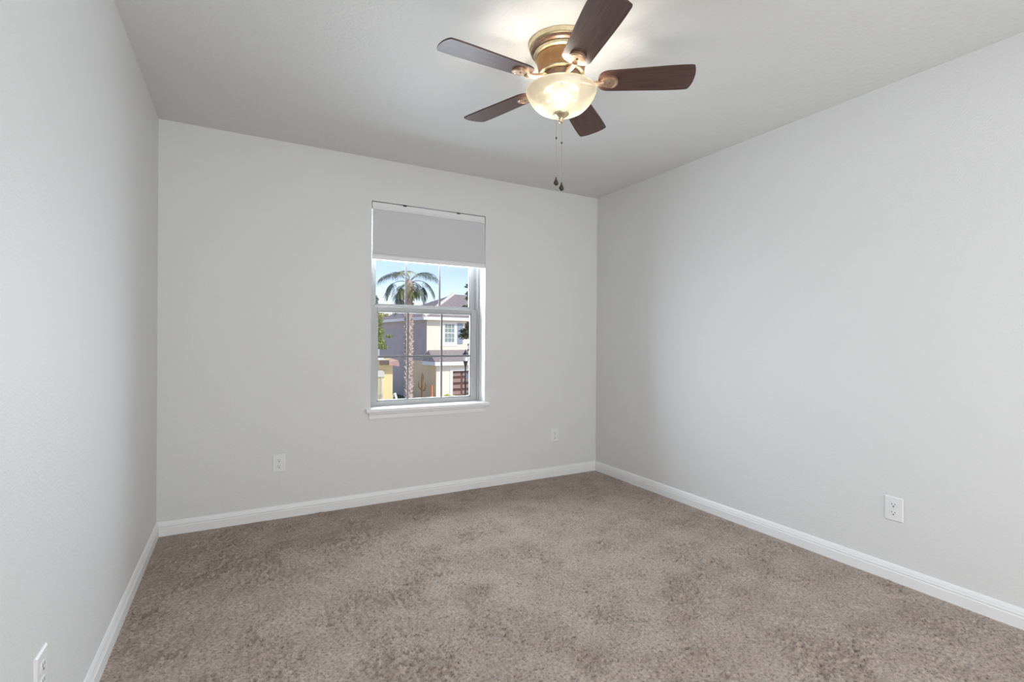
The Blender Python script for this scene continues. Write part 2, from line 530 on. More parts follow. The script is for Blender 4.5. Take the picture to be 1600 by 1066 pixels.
def zl(z): return z - H                                  # fan parts are modelled below the ceiling
smooth_by_angle(obj('canopy', lathe(bmesh.new(), [(0, 0), (0.142, 0), (0.1425, -0.004), (0.139, -0.018), (0.1345, -0.0225), (0.131, -0.024), (0, -0.024)], 72), M_brass, fan), 30)
smooth_by_angle(obj('canopy_ring', lathe(bmesh.new(), [(0.05, -0.023), (0.132, -0.023), (0.133, -0.028), (0.131, -0.034), (0.124, -0.038), (0.119, -0.0405), (0.05, -0.0405)], 72), M_bronze_d, fan), 30)
smooth_by_angle(obj('trim_ring', lathe(bmesh.new(), [(0.05, -0.040), (0.119, -0.040), (0.1205, -0.046), (0.119, -0.054), (0.112, -0.058), (0.05, -0.058)], 72), M_brass, fan), 30)
smooth_by_angle(obj('motor_housing', lathe(bmesh.new(), [(0.05, -0.057), (0.108, -0.057), (0.109, -0.062), (0.107, -0.075), (0.102, -0.095), (0.0985, -0.115), (0.0975, -0.124), (0.05, -0.124)], 72), M_bronze, fan), 30)
smooth_by_angle(obj('lower_ring', lathe(bmesh.new(), [(0.06, -0.1235), (0.097, -0.1235), (0.099, -0.127), (0.097, -0.131), (0.088, -0.1325), (0.060, -0.1325)], 72), M_brass, fan), 30)
smooth_by_angle(obj('flywheel', lathe(bmesh.new(), [(0, -0.132), (0.080, -0.132), (0.083, -0.136), (0.083, -0.160), (0.078, -0.165), (0, -0.165)], 64), M_bronze_d, fan), 30)
smooth_by_angle(obj('switch_housing', lathe(bmesh.new(), [(0, -0.164), (0.060, -0.164), (0.062, -0.170), (0.062, -0.186), (0.078, -0.190), (0.080, -0.196), (0.074, -0.200), (0, -0.200)], 64), M_brass, fan), 30)

# light bowl
M_bowl = bpy.data.materials.new('frosted_bowl_glass'); M_bowl.use_nodes = True
n_ = M_bowl.node_tree.nodes; l_ = M_bowl.node_tree.links; n_.clear()
o_ = n_.new('ShaderNodeOutputMaterial')
tl = n_.new('ShaderNodeBsdfTranslucent'); df = n_.new('ShaderNodeBsdfDiffuse'); gl = n_.new('ShaderNodeBsdfGlossy')
tcb = n_.new('ShaderNodeTexCoord'); nz = n_.new('ShaderNodeTexNoise'); nz.inputs['Scale'].default_value = 22; nz.inputs['Detail'].default_value = 5
rb = n_.new('ShaderNodeValToRGB'); rb.color_ramp.elements[0].position = .3; rb.color_ramp.elements[0].color = (0.042, 0.038, 0.029, 1)
rb.color_ramp.elements[1].position = .7; rb.color_ramp.elements[1].color = (0.058, 0.053, 0.041, 1)
l_.new(tcb.outputs['Object'], nz.inputs['Vector']); l_.new(nz.outputs['Fac'], rb.inputs[0]); l_.new(rb.outputs[0], tl.inputs[0])
df.inputs[0].default_value = (0.34, 0.31, 0.24, 1); gl.inputs[0].default_value = (1, 1, 1, 1); gl.inputs['Roughness'].default_value = 0.25
m1 = n_.new('ShaderNodeAddShader'); m0 = n_.new('ShaderNodeMixShader'); m0.inputs[0].default_value = 0.05; trb = n_.new('ShaderNodeBsdfTransparent'); trb.inputs[0].default_value = (1.0, 0.97, 0.90, 1); m2 = n_.new('ShaderNodeMixShader'); m2.inputs[0].default_value = 0.05
l_.new(tl.outputs[0], m1.inputs[0]); l_.new(df.outputs[0], m1.inputs[1]); l_.new(m1.outputs[0], m0.inputs[1]); l_.new(trb.outputs[0], m0.inputs[2]); l_.new(m0.outputs[0], m2.inputs[1]); l_.new(gl.outputs[0], m2.inputs[2]); l_.new(m2.outputs[0], o_.inputs[0])
bz = lambda z: zl(z)
bowl = obj('light_bowl', lathe(bmesh.new(), [(0.143, bz(2.243)), (0.149, bz(2.2445)), (0.152, bz(2.242)), (0.1525, bz(2.237)), (0.149, bz(2.229)), (0.1425, bz(2.214)), (0.1325, bz(2.198)), (0.1200, bz(2.183)),
        (0.104, bz(2.168)), (0.085, bz(2.157)), (0.060, bz(2.149)), (0.034, bz(2.145)), (0.006, bz(2.1435))], 72), M_bowl, fan)
smooth_by_angle(bowl, 60)
fin = obj('finial', lathe(bmesh.new(), [(0, bz(2.152)), (0.030, bz(2.150)), (0.0345, bz(2.1465)), (0.033, bz(2.141)), (0.024, bz(2.134)), (0.013, bz(2.128)), (0.0085, bz(2.121)), (0.0075, bz(2.115)),
        (0.0085, bz(2.112)), (0.008, bz(2.107)), (0.004, bz(2.1045)), (0, bz(2.104))], 40), M_brass, fan)
smooth_by_angle(fin, 50)
M_bulb = bpy.data.materials.new('bulb_glow'); M_bulb.use_nodes = True
n_ = M_bulb.node_tree.nodes; l_ = M_bulb.node_tree.links; n_.clear()
o_ = n_.new('ShaderNodeOutputMaterial'); em = n_.new('ShaderNodeEmission'); em.inputs[0].default_value = (1.0, 0.93, 0.80, 1); em.inputs[1].default_value = BULB
tb = n_.new('ShaderNodeBsdfTransparent'); mb = n_.new('ShaderNodeMixShader'); mb.inputs[0].default_value = 0.25
l_.new(tb.outputs[0], mb.inputs[1]); l_.new(em.outputs[0], mb.inputs[2]); l_.new(mb.outputs[0], o_.inputs[0])
for k in range(3):
    a = math.radians(-124 + 120 * k)
    bx, by = 0.078 * math.cos(a), 0.078 * math.sin(a)
    bm = bmesh.new()
    prof = [(0, 0.026), (0.012, 0.0235), (0.021, 0.016), (0.026, 0.004), (0.026, -0.006), (0.021, -0.018), (0.012, -0.0255), (0, -0.028)]
    lathe(bm, prof, 20)
    bmesh.ops.translate(bm, verts=bm.verts, vec=(bx, by, bz(2.192)))
    bulb = obj('light_bulb', bm, M_bulb, fan, True)
    ld = bpy.data.lights.new('bulb_light', 'POINT'); ld.energy = LAMP; ld.shadow_soft_size = 0.02; ld.color = (1.0, 0.95, 0.88)
    lo = bpy.data.objects.new('bulb_light', ld); COL.objects.link(lo); lo.parent = fan; lo.location = (bx, by, bz(2.190))
    bm = bmesh.new(); tube(bm, [(bx * 0.5, by * 0.5, -0.1995), (bx * 0.8, by * 0.8, -0.210), (bx * 0.95, by * 0.95, -0.222)], 0.012, 14)
    obj('lamp_socket', bm, M_brass, fan, True)

# blades: local x runs outward, y across; the clockwise edge rides higher
PITCH = math.radians(11)
def blade_outline():
    pts = []
    def w(x): return 0.0585 + (0.0725 - 0.0585) * min(1, (x - 0.165) / 0.30)
    r0, r1 = 0.158, 0.560
    # root: rounded
    for k in range(9):
        a = PI / 2 * k / 8
        pts.append((r0 + 0.040 * (1 - math.sin(a)), -(w(r0) - 0.040) - 0.040 * (math.sin(a)) * 1.0))
    pts = [(r0 + 0.040 * (1 - math.cos(PI / 2 * k / 8)), -(w(0.2) - 0.040 + 0.040 * math.sin(PI / 2 * k / 8))) for k in range(9)]
    for x in (0.28, 0.36, 0.44, 0.50): pts.append((x, -w(x)))
    tip = [(0.536, -0.0725), (0.543, -0.0705), (0.547, -0.066), (0.553, -0.048), (0.5575, -0.025), (0.559, 0.0), (0.558, 0.025), (0.554, 0.048), (0.548, 0.066), (0.544, 0.0705), (0.537, 0.0725)]
    pts += tip
    for x in (0.50, 0.44, 0.36, 0.28): pts.append((x, w(x)))
    pts += [(r0 + 0.040 * (1 - math.cos(PI / 2 * k / 8)), (w(0.2) - 0.040 + 0.040 * math.sin(PI / 2 * k / 8))) for k in range(8, -1, -1)]
    return pts
bm = prism(bmesh.new(), blade_outline(), 0.0, 0.006)
bmesh.ops.bevel(bm, geom=[e for e in bm.edges if abs(e.verts[0].co.z - e.verts[1].co.z) < 1e-5], offset=0.0015, segments=2, affect='EDGES')
blade0 = obj('blade', bm, M_blade, fan)
# iron: medallion under the blade root with an oval groove, neck back to the flywheel
bm = bmesh.new()
med = []
for k in range(25):
    a = -PI / 2 + PI * k / 24
    med.append((0.212 + 0.030 * math.cos(a), 0.034 * math.sin(a)))
med += [(0.196, 0.030), (0.180, 0.020), (0.168, 0.011), (0.168, -0.011), (0.180, -0.020), (0.196, -0.030)]
prism(bm, med, -0.009, 0.0002)
bmesh.ops.bevel(bm, geom=[e for e in bm.edges if all(v.co.z < -0.008 for v in e.verts)], offset=0.0025, segments=2, affect='EDGES')
lip = []
for k in range(25):
    a = -1.15 + 2.3 * k / 24
    lip.append((0.208 + 0.026 * math.cos(a), 0.029 * math.sin(a), -0.0095))
tube(bm, lip, 0.0028, 8)
tube(bm, [(0.180, 0, -0.006), (0.160, 0, -0.008), (0.140, 0, -0.006), (0.115, 0, 0.002), (0.090, 0, 0.010), (0.070, 0, 0.012)], [0.013, 0.0115, 0.010, 0.010, 0.011, 0.012], 12)
iron0 = obj('blade_iron', bm, M_iron, blade0)
smooth_by_angle(iron0, 40)
obj('screw', lathe(bmesh.new(), [(0, -0.0125), (0.003, -0.012), (0.0045, -0.0105), (0.0045, -0.008), (0, -0.008)], 14, (0.205, 0)), M_bronze_d, iron0, True)
index_kids()
phi0 = -0.604
for k in range(5):
    b = blade0 if k == 0 else copy_tree(blade0, fan)
    a = phi0 - k * 2 * PI / 5
    b.matrix_local = Matrix.Translation((0, 0, zl(2.276))) @ Matrix.Rotation(a, 4, 'Z') @ Matrix.Rotation(-PITCH, 4, 'X')

# pull chains, hanging from the switch housing past the far rim of the bowl
fv = Vector((FX - CAM.x, FY - CAM.y, 0)).normalized(); lv = Vector((fv.y, -fv.x, 0))
for lat, zb, conn in ((-0.021, 1.890, 2.108), (0.004, 1.865, 2.085)):
    p = lv * lat
    far = p + fv * 0.166
    top = p + fv * 0.060
    bm = bmesh.new()
    tube(bm, [top + Vector((0, 0, -0.178)), p + fv * 0.11 + Vector((0, 0, -0.180)), p + fv * 0.160 + Vector((0, 0, -0.182)), far + Vector((0, 0, -0.190)), far + Vector((0, 0, zl(zb + 0.030)))], 0.0012, 8)
    for j in range(int((2.24 - zb - 0.03) / 0.006)):
        bmesh.ops.create_icosphere(bm, subdivisions=1, radius=0.0018, matrix=Matrix.Translation(far + Vector((0, 0, zl(2.24 - 0.006 * j)))))
    ch = obj('pull_chain', bm, M_chain, fan, True)
    cz = zl(conn)
    o = obj('chain_connector', lathe(bmesh.new(), [(0, cz + .006), (0.0032, cz + .004), (0.0038, cz), (0.0032, cz - .004), (0, cz - .006)], 12, (far.x, far.y)), M_fob, ch, True)
    fz = zl(zb)
    o = obj('chain_fob', lathe(bmesh.new(), [(0, fz + .036), (0.0030, fz + .035), (0.0036, fz + .028), (0.0060, fz + .022), (0.0100, fz + .014), (0.0120, fz + .007), (0.0105, fz + .0015), (0.006, fz - .002), (0, fz - .003)], 20, (far.x, far.y)), M_fob, ch, True)

# ================================================================== outdoors (street frame: X along the street, Z away from the room, h above the ground)
STREET = math.radians(28.81)                             # heading of the street frame in the room's axes
RX, FZ = Vector((math.cos(STREET), -math.sin(STREET), 0)), Vector((math.sin(STREET), math.cos(STREET), 0))
ORG = Vector((0.4267, -3.5193, GROUND))
def st(X, Z, h=0.0): return ORG + RX * X + FZ * Z + Vector((0, 0, h))
SROT = -STREET                                               # an object turned by SROT has local x = X and local y = Z

M_lawn = noisy('lawn_grass', (0.055, 0.085, 0.022), (0.10, 0.12, 0.04), 3, 0.9, 0.4, 0.02)
M_pave = noisy('driveway_concrete', (0.56, 0.52, 0.475), (0.64, 0.60, 0.55), 2, 0.85)
bm = bmesh.new(); box(bm, (-180, -2, -0.3), (180, 260, 0))
g = structure(obj('ground', bm, M_pave)); g.location = st(0, 3, 0); g.rotation_euler = (0, 0, SROT)
bm = bmesh.new(); box(bm, (-2.6, -16, -0.1), (3.2, 0, 0.02))
g = structure(obj('driveway', bm, noisy('driveway_pale', (0.50, 0.46, 0.42), (0.58, 0.54, 0.49), 2, 0.85)))
bm = bmesh.new(); box(bm, (-2.6, -2.2, -0.1), (-0.05, 14, 0.05))
lawn = structure(obj('lawn', bm, M_lawn)); lawn.location = st(-6.22, 36.0); lawn.rotation_euler = (0, 0, SROT + math.atan2(0.577, 0.817))

# --- two-storey stucco house opposite. local x along its front (to the right), local y away along its side
M_stucco = noisy('stucco_beige_shade', (0.45, 0.40, 0.385), (0.50, 0.445, 0.43), 1.2, 0.9)  # beige, with the shade of the unlit side darkened into the colour
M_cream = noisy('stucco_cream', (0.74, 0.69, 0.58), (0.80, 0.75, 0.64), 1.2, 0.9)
M_fascia = mat('fascia_white', (0.82, 0.80, 0.76), 0.6)
M_shingle = noisy('roof_shingles', (0.25, 0.215, 0.215), (0.35, 0.31, 0.30), 9, 0.9, 0.3, 0.02)
M_gdoor = noisy('garage_brown', (0.115, 0.055, 0.045), (0.16, 0.08, 0.065), 6, 0.6)
M_gpanel = mat('garage_panel_edge', (0.30, 0.21, 0.18), 0.6)
M_pane = mat('house_window_glass', (0.16, 0.27, 0.28), 0.08, 0, 0.8)
hang = math.atan2(0.577, 0.817)
house = tag(empty('house', st(-6.22, 36.0), SROT + hang), 'two-storey beige stucco house with white eaves and brown garage door', 'house')
DG = hang                                                # turn from street frame
FLen, SLen, EAVE = 12.0, 9.6, 6.02
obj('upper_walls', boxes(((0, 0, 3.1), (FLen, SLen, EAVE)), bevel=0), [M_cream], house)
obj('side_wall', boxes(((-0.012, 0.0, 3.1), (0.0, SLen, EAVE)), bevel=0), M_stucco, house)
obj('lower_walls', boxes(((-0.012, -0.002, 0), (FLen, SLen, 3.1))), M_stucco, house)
GP = 1.65                                                # the garage stands this far forward
M_tan = noisy('stucco_tan_bounce', (0.84, 0.64, 0.40), (0.90, 0.70, 0.45), 1.2, 0.9)  # tan, with light bounced off the driveway brightened into the colour
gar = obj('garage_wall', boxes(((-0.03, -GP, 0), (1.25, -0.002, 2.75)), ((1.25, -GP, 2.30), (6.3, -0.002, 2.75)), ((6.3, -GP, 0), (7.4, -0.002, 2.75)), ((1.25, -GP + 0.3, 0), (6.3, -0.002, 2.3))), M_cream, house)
obj('garage_side_wall', boxes(((-0.05, -GP, 0), (-0.03, 2.9, 2.98))), M_tan, house)
# hip roof
def hip(bm, x0, x1, y0, y1, z, rise, over=0.45, th=0.18):
    x0 -= over; x1 += over; y0 -= over; y1 += over
    d = min(x1 - x0, y1 - y0) / 2
    if (x1 - x0) >= (y1 - y0):
        R = [(x0 + d, (y0 + y1) / 2), (x1 - d, (y0 + y1) / 2)]
    else:
        R = [((x0 + x1) / 2, y0 + d), ((x0 + x1) / 2, y1 - d)]
    e = [bm.verts.new((x, y, z)) for x, y in ((x0, y0), (x1, y0), (x1, y1), (x0, y1))]
    r = [bm.verts.new((x, y, z + rise)) for x, y in R]
    if (x1 - x0) >= (y1 - y0):
        fs = ((e[0], e[1], r[1], r[0]), (e[1], e[2], r[1]), (e[2], e[3], r[0], r[1]), (e[3], e[0], r[0]))
    else:
        fs = ((e[0], e[1], r[0]), (e[1], e[2], r[1], r[0]), (e[2], e[3], r[1]), (e[3], e[0], r[0], r[1]))
    for f in fs: bm.faces.new(f)
    bm.faces.new(e[::-1])
    return (x0, x1, y0, y1)
bm = bmesh.new(); ex = hip(bm, 0, FLen, 0, SLen, EAVE + 0.16, 2.3)
obj('roof', bm, M_shingle, house)
x0, x1, y0_, y1_ = ex
obj('eave_fascia', boxes(((x0 - .02, y0_ - .02, EAVE - 0.04), (x1, y0_ + .03, EAVE + 0.18)), ((x0 - .02, y0_ + .03, EAVE - 0.04), (x0 + .03, y1_, EAVE + 0.18)), ((x0 + .03, y0_ + .03, EAVE - 0.03), (x1, y1_, EAVE + 0.02))), M_fascia, house)
bm = bmesh.new()
dd = (SLen + 0.9) / 2
tube(bm, [(x0, y0_, EAVE + 0.20), (x0 + dd, y0_ + dd, EAVE + 0.16 + 2.34)], 0.13, 8)
obj('hip_cap', bm, mat('hip_cap_pale', (0.66, 0.62, 0.56), 0.8), house)
bm = bmesh.new(); hip(bm, 3.2, 9.0, SLen - 1, SLen + 5, EAVE + 0.2, 2.15)
obj('rear_roof', bm, M_shingle, house)
# pent roof between the storeys, over the garage
bm = bmesh.new()
v = [bm.verts.new(p) for p in ((-0.35, -GP - 0.45, 2.98), (7.8, -GP - 0.45, 2.98), (7.8, 0, 3.78), (0.10, 0, 3.78), (-0.35, 0, 3.0), (7.8, 0, 2.98))]
bm.faces.new((v[0], v[1], v[2], v[3])); bm.faces.new((v[0], v[3], v[4])); bm.faces.new((v[0], v[4], v[5], v[1])); bm.faces.new((v[1], v[5], v[2])); bm.faces.new((v[4], v[3], v[2], v[5]))
obj('garage_roof', bm, M_shingle, house)
obj('garage_fascia', boxes(((-0.37, -GP - 0.48, 2.74), (7.8, -GP - 0.43, 2.99)), ((-0.37, -GP - 0.43, 2.74), (-0.33, 0, 2.99)), ((-0.33, -GP - 0.43, 2.74), (7.8, -GP - 0.0, 2.78))), M_fascia, house)
# garage door, panelled
bm = bmesh.new()
box(bm, (1.25, -GP + 0.22, 0), (6.3, -GP + 0.29, 2.3))
for r in range(5):
    for c in range(6):
        cx = 1.35 + c * 0.82; cz = 0.08 + r * 0.45
        box(bm, (cx, -GP + 0.20, cz + 0.03), (cx + 0.68, -GP + 0.222, cz + 0.30), 0.008)
        n0 = len(bm.faces)
        box(bm, (cx, -GP + 0.185, cz - 0.02), (cx + 0.68, -GP + 0.222, cz + 0.015))
        bm.faces.ensure_lookup_table()
        for f in bm.faces[n0:]: f.material_index = 1
obj('garage_door', bm, [M_gdoor, M_gpanel], house)
obj('garage_door_trim', boxes(((1.03, -GP - 0.04, 0), (1.25, -GP - 0.0, 2.52)), ((6.3, -GP - 0.04, 0), (6.52, -GP, 2.52)), ((1.25, -GP - 0.04, 2.3), (6.3, -GP, 2.52))), M_fascia, house)
# upstairs window with trim
wx0, wx1, wz0, wz1 = 1.38, 2.30, 4.30, 5.78
hw_ = obj('house_window', boxes(((wx0, -0.05, wz0), (wx0 + .07, 0.0, wz1)), ((wx1 - .07, -0.05, wz0), (wx1, 0.0, wz1)), ((wx0 + .07, -0.05, wz0), (wx1 - .07, 0, wz0 + .07)), ((wx0 + .07, -0.05, wz1 - .07), (wx1 - .07, 0, wz1)),
        ((wx0 + .07, -0.05, 5.02), (wx1 - .07, 0, 5.09)), ((wx0 + .31, -0.04, wz0 + .07), (wx0 + .34, -.01, wz1 - .07)), ((wx0 + .62, -0.04, wz0 + .07), (wx0 + .65, -.01, wz1 - .07)), ((wx0 + .07, -0.04, 4.67), (wx1 - .07, -.01, 4.70)), ((wx0 + .07, -0.04, 5.38), (wx1 - .07, -.01, 5.41))), M_fascia, house)
obj('pane', boxes(((wx0 + .07, -0.022, wz0 + .07), (wx1 - .07, -0.012, wz1 - .07))), M_pane, hw_)
obj('window_surround', boxes(((wx0 - .22, -0.035, wz0 - .25), (wx0 - .0, 0.0, wz1 + .12)), ((wx1, -0.035, wz0 - .25), (wx1 + .2, 0.0, wz1 + .12)), ((wx0, -0.035, wz0 - .25), (wx1, 0, wz0)), ((wx0, -.035, wz1), (wx1, 0, wz1 + .12))), M_fascia, house)
M_shut = mat('shutter_blue_grey', (0.30, 0.36, 0.44), 0.7)
bm = bmesh.new()
for xs in (wx1 + 0.20,):
    box(bm, (xs, -0.06, wz0 - .05), (xs + .48, 0, wz1 + .02))
    for j in range(16): box(bm, (xs + .05, -0.075, wz0 + j * 0.09), (xs + .43, -0.058, wz0 + j * 0.09 + .05))
obj('shutter', bm, M_shut, house)
# driveway from the garage towards the street
for o in bpy.data.objects:
    if o.name == 'driveway':
        o.location = house.location + Vector((0, 0, 0)); o.rotation_euler = (0, 0, SROT + hang)
        for vv in o.data.vertices: vv.co.x += 3.6; vv.co.y -= GP

# --- yellow house at the left
M_yellow = noisy('stucco_yellow', (0.80, 0.66, 0.33), (0.86, 0.72, 0.38), 1.5, 0.9)
M_ytrim = mat('pale_trim', (0.62, 0.62, 0.54), 0.8)
M_tile = noisy('roof_tile_rose', (0.42, 0.26, 0.22), (0.52, 0.34, 0.29), 8, 0.9)
ya = math.radians(15)
yel = tag(empty('house', st(-6.35, 26.3), SROT + ya), 'small yellow stucco house with pale trimmed doorway at the left', 'house')
obj('walls', boxes(((-6.0, 0, 0), (0, 2.6, 3.45))), M_yellow, yel)
bm = bmesh.new(); hip(bm, -6.0, -0.55, 0.0, 2.6, 3.45, 0.62, 0.12)
obj('roof', bm, noisy('pale_roof', (0.66, 0.62, 0.57), (0.78, 0.75, 0.70), 5, 0.9), yel)
bm = bmesh.new()
v = [bm.verts.new(p) for p in ((-0.20, -0.45, 3.34), (0.32, -0.40, 3.26), (0.28, 0.5, 3.42), (-0.18, 0.02, 3.56), (-0.20, -0.45, 3.20), (0.32, -0.40, 3.13), (0.28, 0.5, 3.2), (-0.18, 0.02, 3.2))]
for f in ((0, 1, 2, 3), (7, 6, 5, 4), (0, 4, 5, 1), (1, 5, 6, 2), (2, 6, 7, 3), (3, 7, 4, 0)): bm.faces.new([v[i] for i in f])
obj('corner_eave', bm, M_tile, yel)
obj('eave_shade', boxes(((-0.66, -0.40, 3.22), (-0.20, 0.0, 3.44)), bevel=0.03), mat('eave_shade_brown', (0.13, 0.10, 0.09), 0.8), yel)  # dark box standing for the shade under the eave
obj('doorway_trim', boxes(((-0.98, -0.10, 2.55), (-0.42, 0, 2.92)), ((-0.90, -0.06, 0), (-0.80, 0, 2.55)), ((-0.60, -0.06, 0), (-0.50, 0, 2.55)), bevel=0.01), M_ytrim, yel)
obj('doorway_panel', boxes(((-0.80, -0.03, 0), (-0.60, 0, 2.55))), mat('panel_olive', (0.55, 0.50, 0.30), 0.7), yel)

# --- foliage helpers: leaves are separate small blades in one mesh per crown
M_bark = noisy('bark', (0.16, 0.12, 0.09), (0.24, 0.19, 0.15), 6, 0.95, 0.5, 0.02)
def leaf_mat(name, c1, c2):
    m = mat(name, c1, 0.6, 0, 0.3)
    n, l, b = nodes(m)
    gi = n.new('ShaderNodeNewGeometry')
    ramp(m, gi.outputs['Random Per Island'], [(0.1, c1), (0.9, c2)], b.inputs['Base Color'])
    return m
M_oak = leaf_mat('oak_leaves', (0.10, 0.15, 0.035), (0.30, 0.33, 0.09))
M_dusk = leaf_mat('dark_leaves', (0.035, 0.05, 0.035), (0.10, 0.12, 0.06))
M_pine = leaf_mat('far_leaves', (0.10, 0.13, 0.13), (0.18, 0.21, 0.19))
M_lime = leaf_mat('lime_leaves', (0.32, 0.40, 0.04), (0.50, 0.55, 0.08))
M_twig = leaf_mat('russet_leaves', (0.16, 0.10, 0.07), (0.26, 0.20, 0.13))
def leaves(bm, clusters, size, rng):
    for (c, rad, cnt) in clusters:
        c = Vector(c); rad = Vector(rad)
        for _ in range(cnt):
            v = Vector((rng.gauss(0, 1), rng.gauss(0, 1), rng.gauss(0, 1))).normalized() * (rng.random() ** 0.4)
            p = c + Vector((v.x * rad.x, v.y * rad.y, v.z * rad.z))
            a = Vector((rng.gauss(0, 1), rng.gauss(0, 1), rng.gauss(0, .6))).normalized()
            b = a.orthogonal().normalized(); s = size * (0.6 + 0.8 * rng.random())
            q = [p - a * s, p + b * s * .45, p + a * s, p - b * s * .45]
            bm.faces.new([bm.verts.new(x) for x in q])
    return bm
def tree(name, label, cat, X, Z, trunk, clusters, size, lm, seed, group=None, branches=(), tr=0.18):
    rng = random.Random(seed)
    t = tag(empty(name, st(X, Z), SROT), label, cat, group)
    bm = bmesh.new()
    k = len(trunk)
    tube(bm, trunk, [tr * (1 - 0.55 * i / (k - 1)) for i in range(k)], 10)
    obj('trunk', bm, M_bark, t, True)
    if branches:
        bm = bmesh.new()
        for br in branches: tube(bm, br, [tr * .32 * (1 - 0.8 * i / (len(br) - 1)) for i in range(len(br))], 6)
        obj('branches', bm, M_bark, t, True)
    obj('foliage', leaves(bmesh.new(), clusters, size, rng), lm, t)
    return t
# left oak, between the two houses: its crown shows at the left edge of the lower panes
tree('oak_tree', 'leafy green tree behind the yellow house at the left of the window', 'tree', -8.55, 30.5, [(-0.6, 0, 0), (-0.55, 0, 2.2), (-0.4, 0, 4.2)],
     [((0.26, 0, 5.6), (.26, .7, .45), 260), ((0.22, 0, 4.95), (.36, .8, .45), 420), ((0.30, 0, 4.3), (.40, .7, .36), 380), ((-.7, 0, 5.0), (.6, .8, 1.2), 600), ((0.85, .3, 4.75), (.22, .3, .10), 50), ((.62, .2, 4.05), (.20, .3, .14), 60)],
     .10, M_oak, 5, branches=[[(-.45, 0, 3.6), (-.2, 0, 4.4), (.1, 0, 5.2)], [(-.45, 0, 3.4), (0, 0, 3.9), (.4, .1, 4.5)]])
# yellowing tree behind the house's far eave
tree('oak_tree', 'yellow green tree showing above the far end of the beige house roof', 'tree', -15.6, 55, [(0, 0, 0), (0, 0, 3), (.2, 0, 5.5)],
     [((0.1, 0, 6.9), (2.1, 1.2, 1.0), 1000), ((1.6, 0, 6.7), (1.4, 1.0, .7), 550)], .14, leaf_mat('yellowing_leaves', (0.26, 0.26, 0.07), (0.48, 0.44, 0.16)), 8)
# right dark tree: branches reach in from the right
tree('shade_tree', 'dark leafed tree reaching in over the right side of the view', 'tree', -1.10, 22, [(0, 0, 0), (.1, 0, 2.5), (.2, 0, 5), (.1, 0, 7)],
     [((-.86, 0, 6.95), (.16, .3, .10), 60), ((-.80, 0, 6.62), (.20, .3, .10), 80), ((-.82, 0, 6.40), (.22, .3, .09), 80), ((-.90, 0, 6.02), (.28, .4, .11), 120), ((-.80, 0, 5.82), (.34, .4, .13), 140), ((-.5, 0, 7.3), (.3, .3, .3), 60),
      ((-.85, 0, 5.25), (.16, .3, .12), 70), ((-1.02, 0, 4.95), (.26, .3, .16), 130), ((-1.06, 0, 4.72), (.24, .3, .16), 150), ((-.80, 0, 5.05), (.22, .3, .22), 150), ((-.76, 0, 4.70), (.18, .3, .18), 110), ((-.80, 0, 4.22), (.08, .2, .2), 45), ((.3, 0, 6), (.7, .8, 1.6), 900)],
     .062, M_dusk, 9, branches=[[(.15, 0, 4.2), (-.3, 0, 4.9), (-.8, 0, 4.8)], [(.15, 0, 5.0), (-.3, 0, 5.6), (-.75, 0, 5.7)], [(.1, 0, 5.6), (-.3, 0, 6.3), (-.7, 0, 6.1)], [(.1, 0, 6.3), (-.3, 0, 6.8), (-.65, 0, 6.9)]], tr=.13)
# far treetops on the horizon at the left
for (X, Z, hh, w_, lab, sd_) in ((-24.0, 87, 11.9, 1.2, 'hazy distant treetop just above the sash rail at the far left', 21), (-19.0, 86, 12.6, 1.4, 'hazy distant pointed treetop left of the palm trunk', 22)):
    tree('conifer_tree', lab, 'tree', X, Z, [(0, 0, 0), (0, 0, 5), (0, 0, hh)],
         [((0, 0, hh - 0.5), (w_ * .3, .4, .8), 60), ((0.1, 0, hh - 2), (w_ * .8, .8, .9), 160), ((-.2, 0, hh - 4), (w_ * 1.3, 1.2, 1.4), 300), ((0, 0, hh - 7), (w_ * 1.7, 1.5, 2.2), 400)], .28, M_pine, sd_)

# --- palm
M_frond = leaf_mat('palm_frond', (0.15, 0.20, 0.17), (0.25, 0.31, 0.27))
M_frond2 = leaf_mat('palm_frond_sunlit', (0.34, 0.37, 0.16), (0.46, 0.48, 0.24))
M_ptrunk = noisy('palm_bark', (0.40, 0.31, 0.27), (0.56, 0.46, 0.41), 9, 0.95, 0.6, 0.03)
PZ = 22.0
palm = tag(empty('palm_tree', st(-4.60, PZ), SROT), 'tall sabal palm with drooping fronds in the middle of the window', 'palm tree')
bm = bmesh.new()
PH = 7.10
rng = random.Random(12)
lathe(bm, [(0.20, 0), (0.17, 0.4), (0.145, 1.5), (0.145, 3.5), (0.14, 5.2), (0.15, 6.2), (0.20, 6.8), (0.12, PH + .1), (0, PH + .15)], 18)
for j in range(230):                                     # old leaf boots
    z = 1.7 + (PH - 1.9) * j / 230; a = j * 2.4 + rng.random() * .4
    rd = 0.135
    c = Vector((rd * math.cos(a), rd * math.sin(a), z)); o_ = Vector((math.cos(a), math.sin(a), 0)); t_ = Vector((-math.sin(a), math.cos(a), 0))
    w_ = .05; hgt = .09 + .07 * rng.random(); outw = .045 + .075 * rng.random()
    q = [c - t_ * w_, c + t_ * w_, c + o_ * outw + t_ * w_ * .5 + Vector((0, 0, hgt)), c + o_ * outw - t_ * w_ * .5 + Vector((0, 0, hgt)), c + Vector((0, 0, hgt * 1.2))]
    vs = [bm.verts.new(p) for p in q]
    bm.faces.new((vs[0], vs[1], vs[2], vs[3])); bm.faces.new((vs[3], vs[2], vs[4])); bm.faces.new((vs[0], vs[3], vs[4])); bm.faces.new((vs[1], vs[4], vs[2]))
obj('trunk', bm, M_ptrunk, palm)
